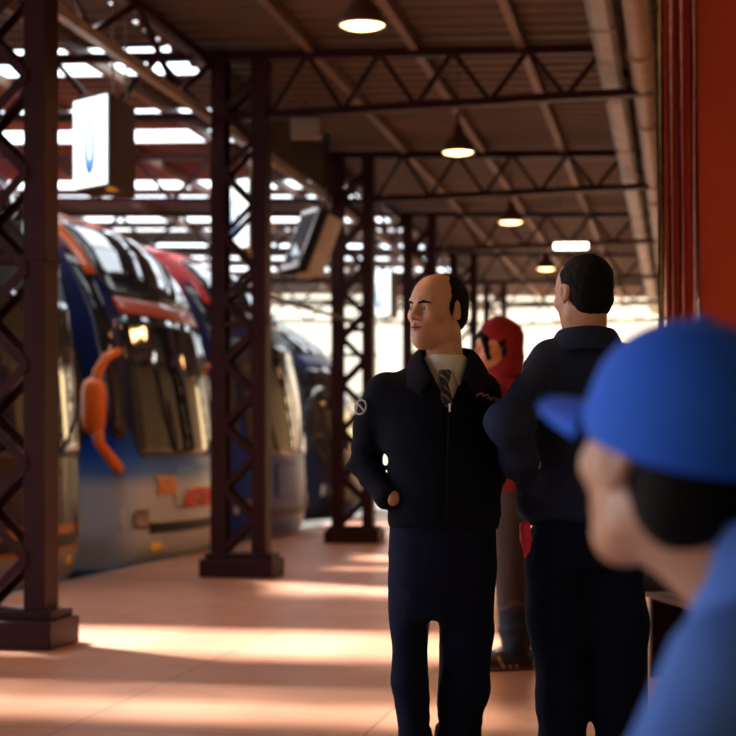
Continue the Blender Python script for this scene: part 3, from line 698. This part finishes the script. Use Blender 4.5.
# ================================================================== the balding man in front
D1 = 4.64
def man_one():
    o = world(445, 446, D1); t = thing('person', 'balding man in black zip jacket, white shirt and tie, looking left, hands in pockets', 'person', (o.x, o.y, 0), TH)
    T = head_T((-.022, .0, 1.508), math.radians(48), math.radians(1), math.radians(2), .895)
    J = dict(shL=(-.185, .01, 1.27), shR=(.11, .04, 1.27), elL=(-.228, .07, 1.055), elR=(.135, .15, 1.04), wrL=(-.152, -.060, .972), wrR=(.10, -.01, .955),
             hpL=(-.085, 0, .84), hpR=(.065, 0, .84), knL=(-.098, -.042, .45), knR=(.05, .02, .44), anL=(-.10, .03, .085), anR=(.04, .05, .085), toL=(-.14, -.14, .035), toR=(.07, -.13, .035))
    P = head_prims(T)+neck_prims(T, (.002, .02, 1.30), .050)
    skin_body(.005, .0019, body_prims(J, T)+neck_prims(T, (.002, .02, 1.28), .046)+hand_prims(J['wrL'], (.72, .55, -.50), (.3, .9, .1), .35, .85)+hand_prims(J['wrR'], (-.5, .1, -.8), (-.3, .9, .1), .35, .85), P, t, skin_cols(T))
    eyes(T, t); brows(T, t)
    H = [EL((0, .020, .041), (.0785, .0975, .0855), .02, m=T), EL((0, .052, -.010), (.066, .060, .060), .02, m=T),
         EL((0, -.118, .062), (.110, .118, .130), .010, 's', m=T), EL((.09, .016, .002), (.030, .022, .036), .006, 's', m=T), EL((-.09, .016, .002), (.030, .022, .036), .006, 's', m=T),
         EL((0, -.06, -.10), (.12, .085, .09), .01, 's', m=T), EL((0, -.03, .0), (.066, .075, .2), .005, 's', m=T), CUT((0, -.25, -1), .052, m=T)]
    for s in (-1, 1): H.insert(2, EL((s*.070, .000, .020), (.012, .016, .03), .012, m=T))
    field_mesh('hair', H, .0028, hairm, t, disp=lambda p: wob(p, 300, .0009, 5))
    # jacket
    JP = [LF([(.875, -.005, 0, .158, .112), (.92, -.005, 0, .168, .12), (1.02, -.006, 0, .157, .120), (1.12, -.016, 0, .170, .124), (1.23, -.022, .005, .182, .118), (1.29, -.022, .012, .168, .105), (1.335, -.01, .018, .125, .088), (1.375, 0, .02, .080, .078), (1.39, 0, .02, .07, .07)], .03)]
    JP += [CA((-.165, .01, 1.275), (-.212, .05, 1.16), .066, .062, .05), CA((-.212, .05, 1.16), (-.234, .075, 1.065), .060, .055, .015), CA((-.234, .075, 1.065), (-.172, -.04, .975), .055, .041, .015)]
    JP += [CA((.105, .04, 1.275), (.125, .10, 1.15), .066, .062, .05), CA((.125, .10, 1.15), (.135, .15, 1.04), .062, .056, .04), CA((.135, .15, 1.04), (.12, .02, .955), .055, .045, .03)]
    # V opening at the throat
    VT = Matrix.Translation(Vector((.006, -.06, 1.245)))
    n1 = Vector((1, 0, -.52)).normalized()
    def vfn(p): return np.maximum(np.maximum(np.abs(p[..., 0])-.50*p[..., 2]-.002, p[..., 1]-.075), -p[..., 2]).astype(np.float32)
    JP.append(dict(T=VT, fn=vfn, lo=np.array((-.09, -.12, 0)), hi=np.array((.09, .08, .17)), k=.006, op='s'))
    JP.append(EL((.002, .015, 1.41), (.062, .060, .07), .01, 's'))
    JP.append(BX((-.2, -.2, .80), (.2, .2, .877), .01))
    jk = field_mesh('jacket', JP, .006, jack1, t, disp=foldz(.005, 22, 2, focus=[((-.22, .05, 1.06), .12, .012, 60), ((-.1, -.1, .95), .12, .006, 50), ((-.2, .02, 1.22), .1, .005, 40)]))
    # open fleece collar: rolls up behind the neck and lies open in front
    inner = [(0, .092, 1.396), (.045, .080, 1.396), (.070, .035, 1.392), (.068, -.015, 1.376), (.055, -.065, 1.341), (.034, -.104, 1.286)]
    outer = [(0, .125, 1.351), (.075, .115, 1.351), (.122, .045, 1.338), (.128, -.020, 1.316), (.108, -.090, 1.292), (.070, -.128, 1.268)]
    rows = []
    for s, idx in ((-1, range(5, 0, -1)), (1, range(0, 6))):
        for q in idx:
            a_ = Vector(inner[q]); b_ = Vector(outer[q]); a_.x *= s; b_.x *= s
            a_.x += .003; b_.x += .003
            rows.append([a_+Vector((0, 0, -.03)), a_+Vector((0, 0, .012)), a_*.7+b_*.3+Vector((0, 0, .026)), a_*.35+b_*.65+Vector((0, 0, .016)), b_, b_*1.0+Vector((0, 0, -.010))])
    sheet('collar', rows, jack1, jk, .010)
    z = MB(); z.tube([(.006, -.118, 1.245), (.004, -.128, 1.15), (.0, -.128, 1.05), (-.002, -.124, .90)], .0028, 6).build('zipper', mat('zip_teeth', (.006, .006, .008), .6, 0, .1), jk)
    MB().box(.003, .010, -.134, -.130, 1.215, 1.242).build('zipper_pull', M['chrome'], jk, bevel=.002)
    # shirt with two collar leaves
    sh = field_mesh('shirt', [LF([(1.05, -.005, 0, .12, .085), (1.22, -.004, 0, .12, .088), (1.30, 0, .008, .090, .078), (1.345, .002, .014, .066, .068), (1.385, .002, .018, .058, .060)], .02), EL((.002, .018, 1.405), (.052, .052, .04), .004, 's')], .005, shirtm, t)
    for s in (-1, 1):
        c0 = .004
        rows = [[(c0+s*.062, .03, 1.384), (c0+s*.066, .025, 1.352), (c0+s*.072, .02, 1.330)],
                [(c0+s*.056, -.018, 1.376), (c0+s*.062, -.024, 1.342), (c0+s*.070, -.030, 1.316)],
                [(c0+s*.034, -.046, 1.362), (c0+s*.046, -.056, 1.326), (c0+s*.056, -.066, 1.296)],
                [(c0+s*.010, -.060, 1.346), (c0+s*.022, -.076, 1.310), (c0+s*.040, -.088, 1.278)]]
        sheet('collar_leaf', rows, shirtm, sh, .003)
    tm = tie_mat()
    tie = field_mesh('tie', [LF([(1.290, -.004, -.088, .011, .008), (1.30, -.004, -.086, .012, .011), (1.318, -.004, -.083, .017, .014), (1.334, -.004, -.078, .019, .013), (1.338, -.004, -.077, .015, .010)], .004),
                           LF([(1.14, .002, -.097, .026, .006), (1.22, .000, -.100, .022, .006), (1.27, -.002, -.096, .016, .006), (1.296, -.004, -.089, .010, .006)], .004)], .0026, tm, t)
    # emblems
    em = MB(); 
    for a0 in range(24):
        a = a0/24*2*math.pi; b = (a0+1)/24*2*math.pi
        em.bar((0, .021*math.cos(a), .021*math.sin(a)), (0, .021*math.cos(b), .021*math.sin(b)), .004, .005, up=(1, 0, 0))
    em.bar((0, -.014, -.010), (0, .012, .012), .004, .007, up=(1, 0, 0)); em.bar((0, .012, .012), (0, .014, -.012), .004, .006, up=(1, 0, 0))
    e = em.build('sleeve_emblem', mat('emblem_thread', (.42, .36, .42), .7), jk); e.location = (-.2445, -.021, 1.232); e.rotation_euler = (0, math.radians(12), math.radians(48))
    r1 = MB(); pts = [(.082, -.1235, 1.262), (.098, -.122, 1.270), (.104, -.1215, 1.262), (.118, -.1195, 1.266)]
    for q in range(3): r1.bar(pts[q], pts[q+1], .004, .006)
    r1.build('chest_emblem', mat('orange_thread', (.25, .05, .02), .7), jk)
    text_mesh('chest_lettering', 'ASTER', .015, mat('pale_thread', (.12, .085, .09), .7), jk, Matrix.Translation(Vector((.133, -.1185, 1.252))) @ Matrix.Rotation(math.radians(14), 4, 'Z') @ Matrix.Rotation(math.radians(90), 4, 'X') @ Matrix.Rotation(math.radians(-12), 4, 'Z'), .001, .0004)
    # trousers
    TP = [LF([(.60, -.018, 0, .150, .105), (.66, -.016, 0, .155, .112), (.78, -.01, 0, .158, .115), (.90, -.005, 0, .152, .105), (.93, -.005, 0, .145, .10)], .03)]
    TP += [CA((-.092, 0, .72), (-.098, -.02, .58), .076, .070, .03), CA((-.098, -.02, .58), (-.101, -.05, .44), .071, .061, .012), CA((-.101, -.05, .44), (-.084, -.01, .28), .061, .056, .012), CA((-.086, -.01, .28), (-.09, .03, .07), .052, .056, .012)]
    TP += [CA((.062, 0, .74), (.060, .0, .58), .090, .088, .04), CA((.060, .0, .58), (.048, .02, .42), .092, .091, .015), CA((.048, .02, .42), (.034, .04, .27), .091, .075, .015), CA((.038, .04, .27), (.038, .05, .07), .068, .062, .03)]
    def gap(p): return (np.abs(p[..., 0]+.033)-.004).astype(np.float32)
    TP.append(dict(T=Matrix.Identity(4), fn=lambda p: np.maximum(gap(p), p[..., 2]-.615).astype(np.float32), lo=np.array((-.06, -.2, .36)), hi=np.array((.02, .2, .61)), k=.010, op='s'))
    field_mesh('trousers', TP, .0065, trou1, t, disp=foldz(.010, 24, 9, focus=[((-.1, -.05, .42), .07, .006, 48), ((.05, 0, .30), .1, .012, 46), ((-.03, -.08, .66), .1, .012, 44)]))
    shoe(t, J['anL'], J['toL']); shoe(t, J['anR'], J['toR'])
man_one()
# ================================================================== the man seen from behind
def man_two():
    D = 4.72; o = world(583, 446, D); t = thing('person', 'dark haired man in a navy jacket seen from behind, elbow out to the left', 'person', (o.x, o.y, 0), TH)
    T = head_T((0, .0, 1.562), math.radians(152), math.radians(6), 0, .94)
    J = dict(shL=(-.14, .0, 1.37), shR=(.15, .0, 1.37), elL=(-.236, -.232, 1.185), elR=(.26, .02, 1.14), wrL=(-.12, .01, 1.01), wrR=(.14, .14, 1.05),
             hpL=(-.08, 0, .84), hpR=(.085, 0, .84), knL=(-.08, .02, .46), knR=(.10, .0, .46), anL=(-.07, 0, .085), anR=(.11, 0, .085), toL=(-.11, .15, .035), toR=(.13, .16, .035))
    skin_body(.006, .0030, body_prims(J, T)+neck_prims(T, (.01, .0, 1.38), .048)+hand_prims(J['wrL'], (.9, .6, -.1), (0, -.3, -.9), .3, .6)+hand_prims(J['wrR'], (-.9, .1, .1), (0, -.9, .1), .3, .9), head_prims(T)+neck_prims(T, (0.01, .0, 1.40), .052), t, skin_cols(T))
    H = [EL((0, .020, .042), (.0800, .0995, .0875), .02, m=T), EL((0, .048, -.018), (.068, .062, .062), .02, m=T), EL((0, -.112, .000), (.10, .085, .115), .01, 's', m=T),
         EL((.092, .016, .0), (.030, .022, .036), .006, 's', m=T), EL((-.092, .016, .0), (.030, .022, .036), .006, 's', m=T), EL((0, -.06, -.10), (.12, .085, .09), .01, 's', m=T), CUT((0, -.2, -1), .062, m=T)]
    field_mesh('hair', H, .003, hairm, t, disp=lambda p: wob(p, 220, .002, 5))
    JP = [LF([(.895, .0, 0, .165, .115), (.93, .0, 0, .190, .130), (1.0, .0, 0, .180, .125), (1.18, .0, 0, .172, .125), (1.30, .003, 0, .178, .115), (1.365, .006, 0, .165, .10), (1.41, .008, .0, .115, .085), (1.445, .01, .0, .075, .072)], .04)]
    JP += [CA((-.095, .0, 1.365), (-.236, -.232, 1.185), .074, .060, .08), CA((-.236, -.232, 1.185), (-.205, -.13, 1.08), .055, .058, .05), CA((-.205, -.13, 1.08), (-.15, -.01, .98), .058, .056, .06)]
    JP += [CA((.13, .0, 1.36), (.20, .01, 1.27), .066, .064, .05), CA((.20, .01, 1.27), (.255, .02, 1.14), .064, .060, .04), CA((.255, .02, 1.14), (.14, .14, 1.05), .058, .045, .03)]
    JP += [EL((0, .0, .915), (.178, .125, .030), .02)]
    jk = field_mesh('jacket', JP, .007, jack2, t, disp=foldz(.010, 22, 12, focus=[((-.2, -.1, 1.2), .10, .009, 45), ((-.14, -.1, 1.00), .12, .012, 42), ((0, -.1, 1.2), .2, .006, 20)]))
    rows = []
    for f in np.linspace(-1, 1, 15):
        a = -math.pi/2+f*math.radians(140); c = Vector((.010+.070*math.cos(a), .0+.068*math.sin(a), 1.435-.012*abs(f)))
        out = Vector((math.cos(a), math.sin(a), 0))
        rows.append([c-out*.006+Vector((0, 0, -.01)), c+Vector((0, 0, .030)), c+out*.012+Vector((0, 0, .036)), c+out*.030+Vector((0, 0, .0)), c+out*.042+Vector((0, 0, -.035))])
    sheet('collar', rows, jack2, jk, .010)
    TP = [LF([(.76, .0, 0, .165, .115), (.86, 0, 0, .155, .11), (.93, 0, 0, .145, .105)], .03), CA((-.08, 0, .80), (-.082, .0, .60), .090, .086, .05), CA((-.082, .0, .60), (-.062, .01, .35), .086, .076, .03), CA((-.062, .01, .35), (-.05, .0, .07), .076, .070, .03),
          CA((.085, 0, .80), (.10, .0, .60), .092, .090, .05), CA((.10, .0, .60), (.105, .01, .35), .088, .078, .03), CA((.105, .01, .35), (.11, .0, .07), .076, .070, .03)]
    field_mesh('trousers', TP, .007, trou1, t, disp=foldz(.007, 17, 19, focus=[((-.08, 0, .5), .12, .008, 38), ((-.06, 0, .3), .1, .008, 38)]))
    shoe(t, J['anL'], J['toL']); shoe(t, J['anR'], J['toR'])
    g = field_mesh('glove', [CA((-.176, -.050, .885), (-.174, -.056, .850), .017, .014, .02), CA((-.174, -.056, .850), (-.176, -.058, .795), .013, .004, .02), CA((-.170, -.055, .85), (-.166, -.058, .815), .010, .005, .01)], .0035, mat('pink_cloth', (.85, .03, .09), .6), None)
    g.location = (o.x, o.y, 0); g.rotation_euler = (0, 0, TH); g['label'] = 'bright pink glove hanging from the pocket of the man seen from behind'; g['category'] = 'glove'
man_two()
# ================================================================== the person in a red hood
def hooded():
    D = 8.1; o = world(505, 446, D); t = thing('person', 'person in a red hood and brown trousers standing behind the two men', 'person', (o.x, o.y, 0), TH)
    T = head_T((-.045, .02, 1.615), math.radians(72), math.radians(4), 0, 1.02)
    J = dict(shL=(-.06, -.15, 1.37), shR=(.04, .17, 1.37), elL=(-.02, -.2, 1.12), elR=(.08, .22, 1.12), wrL=(-.13, -.14, .98), wrR=(-.10, .16, .98), hpL=(.02, -.09, .86), hpR=(.02, .09, .86),
             knL=(.02, -.09, .47), knR=(.03, .09, .47), anL=(.045, -.09, .085), anR=(.07, .09, .085), toL=(-.10, -.13, .03), toR=(-.08, .09, .03))
    field_mesh('body', body_prims(J, T)+hand_prims(J['wrL'], (-.5, 0, -.8), (0, 1, 0), .4)+hand_prims(J['wrR'], (-.5, 0, -.8), (0, -1, 0), .4)+head_prims(T)+neck_prims(T, (0, .02, 1.42), .052), .0052, skin, t, colf=skin_cols(T, SKIN*np.array((1.1, .9, .8)), .2))
    field_mesh('hair', [CA((.078, .012, .04), (.076, .012, -.05), .018, .014, .02, m=T), CA((-.078, .012, .04), (-.076, .012, -.05), .018, .014, .02, m=T), EL((0, .015, .045), (.080, .097, .086), .02, m=T), EL((0, -.092, -.012), (.056, .06, .066), .01, 's', m=T), EL((0, -.055, .066), (.055, .035, .030), .02, m=T), CA((.046, -.078, .045), (.058, -.066, -.045), .018, .014, .02, m=T), CA((-.046, -.078, .045), (-.058, -.066, -.055), .018, .014, .02, m=T)], .005, hairm, t, disp=lambda p: wob(p, 160, .003, 2))
    red = mat('red_sweatshirt', (.24, .012, .014), .8, 0, .2, bump=.3, bscale=200)
    hd = field_mesh('hood', [EL((0, .030, .048), (.104, .122, .108), .03, m=T), EL((0, .028, -.050), (.100, .118, .105), .04, m=T), EL((0, .04, -.13), (.095, .10, .05), .04, m=T), EL((0, -.150, -.005), (.066, .135, .095), .012, 's', m=T), EL((0, -.01, .0), (.078, .095, .11), .01, 's', m=T)], .005, red, t, disp=foldz(.006, 26, 4))
    field_mesh('sweatshirt', [LF([(.80, .02, 0, .125, .17), (1.0, .02, 0, .12, .165), (1.25, .02, 0, .125, .185), (1.36, .01, 0, .115, .19), (1.43, .01, .01, .09, .12), (1.47, .01, .01, .07, .08)], .04),
        CA(J['shL'], J['elL'], .068, .058, .05), CA(J['elL'], J['wrL'], .055, .043, .03), CA(J['shR'], J['elR'], .068, .058, .05), CA(J['elR'], J['wrR'], .055, .043, .03)], .009, red, t, disp=foldz(.007, 20, 6))
    def pc(V):
        w_ = np.clip((V[:, 2]-.30)/.02, 0, 1)[:, None]; c = w_*np.array((.050, .024, .020))+(1-w_)*np.array((.010, .014, .032))
        rip = np.exp(-((V[:, 2]-.325-.02*np.sin(V[:, 0]*40))/.007)**2)[:, None]*.5; return c*(1-rip)+rip*np.array((.2, .1, .07))
    tm = mat('brown_trousers', (.06, .03, .025), .8, vcol=True, bump=.3, bscale=150)
    field_mesh('trousers', [LF([(.78, .02, 0, .115, .17), (.9, .02, 0, .11, .165)], .03), CA((.02, -.09, .84), (.025, -.09, .47), .095, .082, .03), CA((.025, -.09, .47), (.045, -.09, .12), .080, .082, .03), CA((.02, .09, .84), (.03, .09, .47), .095, .082, .03), CA((.03, .09, .47), (.07, .09, .12), .080, .082, .03)], .007, tm, t,
               disp=foldz(.007, 22, 8, focus=[((.04, -.09, .18), .1, .022, 60), ((.02, -.09, .45), .1, .008, 40)]), colf=pc)
    sm = mat('dark_trainer', (.022, .012, .010), .5)
    for a, b in ((J['anL'], J['toL']), (J['anR'], J['toR'])):
        s = shoe(t, a, b, sm, 'trainer'); st = MB(); d = Vector(b)-Vector(a); d.z = 0; d.normalize(); n = Vector((-d.y, d.x, 0)); n = n if n.y < 0 else -n
        for k in range(3):
            c = Vector((a[0], a[1], 0))+d*(.02+.035*k)+n*.051
            st.bar(c+Vector((0, 0, .018))-d*.012, c+Vector((0, 0, .075))+d*.018-n*.012, .004, .013, up=d)
        st.build('stripe', mat('tan_stripe', (.48, .27, .15), .6), s)
        c = Vector((a[0], a[1], 0)); so_ = MB(); so_.bar(c-d*.09+Vector((0, 0, .012)), c+d*.20+Vector((0, 0, .012)), .088, .022); so_.build('sole', mat('rubber_sole', (.10, .045, .03), .6), s, bevel=.01)
hooded()
# ================================================================== seated figures
def seated(name, label, o, rot, H, cloth_u, cloth_l, hs, yaw, lean=0., cap=None, vox=.008, hi=False, knee_dz=0, shoes=leather, collar=False, pitch=4, fwd=.06, dzs=0.):
    """faces local -Y; hips at the origin of x, y"""
    t = thing('person', label, 'person', o, rot)
    sb = H-.24; shy = .02-lean
    T = head_T((0, shy-fwd-lean*.3, H-.12), yaw, math.radians(pitch), 0, 1.0)
    HH = H; H = H+dzs
    J = dict(shL=(-.175, shy, H-.36), shR=(.175, shy, H-.36), elL=(-.23, -.10-lean, H-.62), elR=(.23, -.10-lean, H-.62), wrL=(-.14, -.33, .66), wrR=(.14, -.33, .66), hpL=(-.09, 0, .52), hpR=(.09, 0, .52),
             knL=(-.13, -.43, .53), knR=(.13, -.43, .53), anL=(-.13, -.40, .085), anR=(.13, -.40, .085), toL=(-.15, -.57, .035), toR=(.15, -.57, .035))
    field_mesh('body', body_prims(J, T)+hand_prims(J['wrL'], (.1, -.9, -.25), (0, -.2, -1), .25)+hand_prims(J['wrR'], (-.1, -.9, -.25), (0, -.2, -1), .25)+head_prims(T)+neck_prims(T, (0, shy, H-.32), .056), .0045 if hi else .0055, skin, t, colf=skin_cols(T))
    field_mesh('hair', [EL((0, .020, .042), (.0795, .0985, .0865), .02, m=T), EL((0, .050, -.020), (.070, .062, .064), .02, m=T), EL((0, -.112, .000), (.10, .085, .115), .01, 's', m=T), EL((.092, .010, .0), (.030, .022, .036), .006, 's', m=T), EL((-.092, .010, .0), (.030, .022, .036), .006, 's', m=T), EL((0, -.06, -.10), (.12, .085, .09), .01, 's', m=T), CUT((0, -.2, -1), .072, m=T)], .004, hairm, t)
    jk = field_mesh('shirt', [LF([(.47, 0, 0, .165, .125), (.7, 0, -.02-lean*.4, .16, .125), (H-.5, 0, -lean*.8, .18, .13), (H-.38, 0, shy, .185, .115), (H-.32, 0, shy+.005, .14, .095), (H-.275, 0, shy, .080, .075)], .04),
        CA(J['shL'], J['elL'], .072, .060, .05), CA(J['elL'], J['wrL'], .058, .042, .03), CA(J['shR'], J['elR'], .072, .060, .05), CA(J['elR'], J['wrR'], .058, .042, .03)]+
        ([LF([(H-.33, 0, shy, .105, .095), (H-.27, 0, shy-.005, .088, .085), (H-.225, 0, shy+.0, .080, .080)], .02), EL((0, shy-.02, H-.20), (.066, .066, .08), .01, 's')] if collar else []), vox, cloth_u, t, disp=foldz(.008, 18, 31))
    field_mesh('trousers', [LF([(.44, 0, 0, .17, .13), (.60, 0, 0, .165, .12)], .03), CA((-.09, 0, .54), J['knL'], .09, .075, .03), CA(J['knL'], (-.13, -.40, .10), .078, .064, .03), CA((.09, 0, .54), J['knR'], .09, .075, .03), CA(J['knR'], (.13, -.40, .10), .078, .064, .03)], vox, cloth_l, t, disp=foldz(.008, 20, 33, focus=[((-.13, -.43, .5), .1, .01, 50), ((.13, -.43, .5), .1, .01, 50)]))
    shoe(t, J['anL'], J['toL'], shoes); shoe(t, J['anR'], J['toR'], shoes)
    if cap:
        c = field_mesh('cap', [EL((0, .020, .060), (.092, .112, .088), .02, m=T), EL((0, .020, .030), (.092, .112, .050), .03, m=T), CUT((0, -.06, -1), -.018, .006, m=T), EL((0, .02, .01), (.078, .098, .055), .006, 's', m=T)], .0045, cap, t)
        rows = []
        for f in np.linspace(0, 1, 7):
            r = []
            for g_ in np.linspace(-1, 1, 11):
                x = .078*g_*(1-.12*f*f); y = -.062-.035*math.sqrt(max(0, 1-g_*g_))-.125*f*math.sqrt(max(0, 1-abs(g_)**2.6)); r.append(T @ Vector((x, y, .040-.012*f-.020*g_*g_)))
            rows.append(r)
        sheet('cap_brim', rows, cap, c, .004, 1)
        MB().tube([T @ Vector((0, .020, .145)), T @ Vector((0, .020, .152))], .008, 10).build('button', cap, c)
    return t
jeans = mat('dark_jeans', (.016, .024, .055), .8, noise=.5, nscale=20, bump=.3, bscale=200, dark=(.03, .04, .08))
def bench(label, loc, rot, w_):
    b = thing('bench', label, 'bench', loc, rot)
    for k in range(4): MB().box(-w_/2, w_/2, -.18+.095*k, -.10+.095*k, .385, .42).build('seat_slat', M['darkwood'], b, bevel=.004)
    for s in (-1, 1):
        MB().box(s*(w_/2-.12)-.02, s*(w_/2-.12)+.02, -.17, .17, 0, .385).build('leg', M['steel'], b, bevel=.003)
q = world(700, 446, 7.5)
seated('person', 'seated person in dark jeans and red shoes by the red pillar, mostly hidden', (q.x, q.y, 0), TH+math.radians(-82), 1.28, jack2, jeans, .45, 0, 0, None, .009, shoes=mat('red_shoe', (.35, .03, .01), .5))
bench('dark wooden bench by the red pillar under the person in jeans', (q.x+.02, q.y, 0), TH+math.radians(-82), .8)
fg = world(672, 446, 1.6); bluem = mat('royal_blue_cap', (.014, .135, .80), .75, 0, .3, bump=.3, bscale=300)
shirtb = mat('blue_shirt', (.075, .19, .62), .8, 0, .3, bump=.2, bscale=200)
rot = TH-math.radians(118)
pos = fg-Matrix.Rotation(rot, 3, 'Z') @ Vector((0, -.145, 0))
seated('person', 'person in a blue cap and blue shirt in the blurred right foreground', (pos.x, pos.y, 0), rot, 1.222, shirtb, jeans, .45, math.radians(36), .05, bluem, .006, True, collar=True, pitch=-12, fwd=.10, dzs=.055)
bench('dark wooden bench under the person in the blue cap', (pos.x, pos.y, 0), TH-math.radians(118), 1.1)
# ------------------------------------------------------------------ light, camera
def pick(): pass
w = bpy.data.worlds.new('World'); SC.world = w; w.use_nodes = True
bg = w.node_tree.nodes['Background']; bg.inputs['Color'].default_value = (.84, .92, 1.0, 1); bg.inputs['Strength'].default_value = 3.8
sd = bpy.data.lights.new('sun', 'SUN'); sd.energy = 28; sd.angle = math.radians(5); sd.color = (1, .95, .94)
so = bpy.data.objects.new('sun', sd); COL.objects.link(so)
d = Vector((3.7, -1.85, -4.6))
so.rotation_euler = d.to_track_quat('-Z', 'Y').to_euler()
cd = bpy.data.cameras.new('camera'); cam = bpy.data.objects.new('camera', cd); COL.objects.link(cam); SC.camera = cam
cam.location = (0, 0, CAMZ); cam.rotation_euler = (math.radians(90), 0, TH)
cd.sensor_width = 36; cd.lens = 36*F/736; cd.shift_y = (446-368)/736; cd.clip_end = 300; cd.clip_start = .05
cd.dof.use_dof = True; cd.dof.focus_distance = 4.60; cd.dof.aperture_fstop = 78.26/24
SC.view_settings.view_transform = 'Standard'; SC.view_settings.look = 'None'; SC.view_settings.exposure = 0.0; SC.view_settings.gamma = 1
SC.view_settings.use_curve_mapping = False
SC.cycles.max_bounces = 8; SC.cycles.use_denoising = True; SC.cycles.sample_clamp_indirect = 6
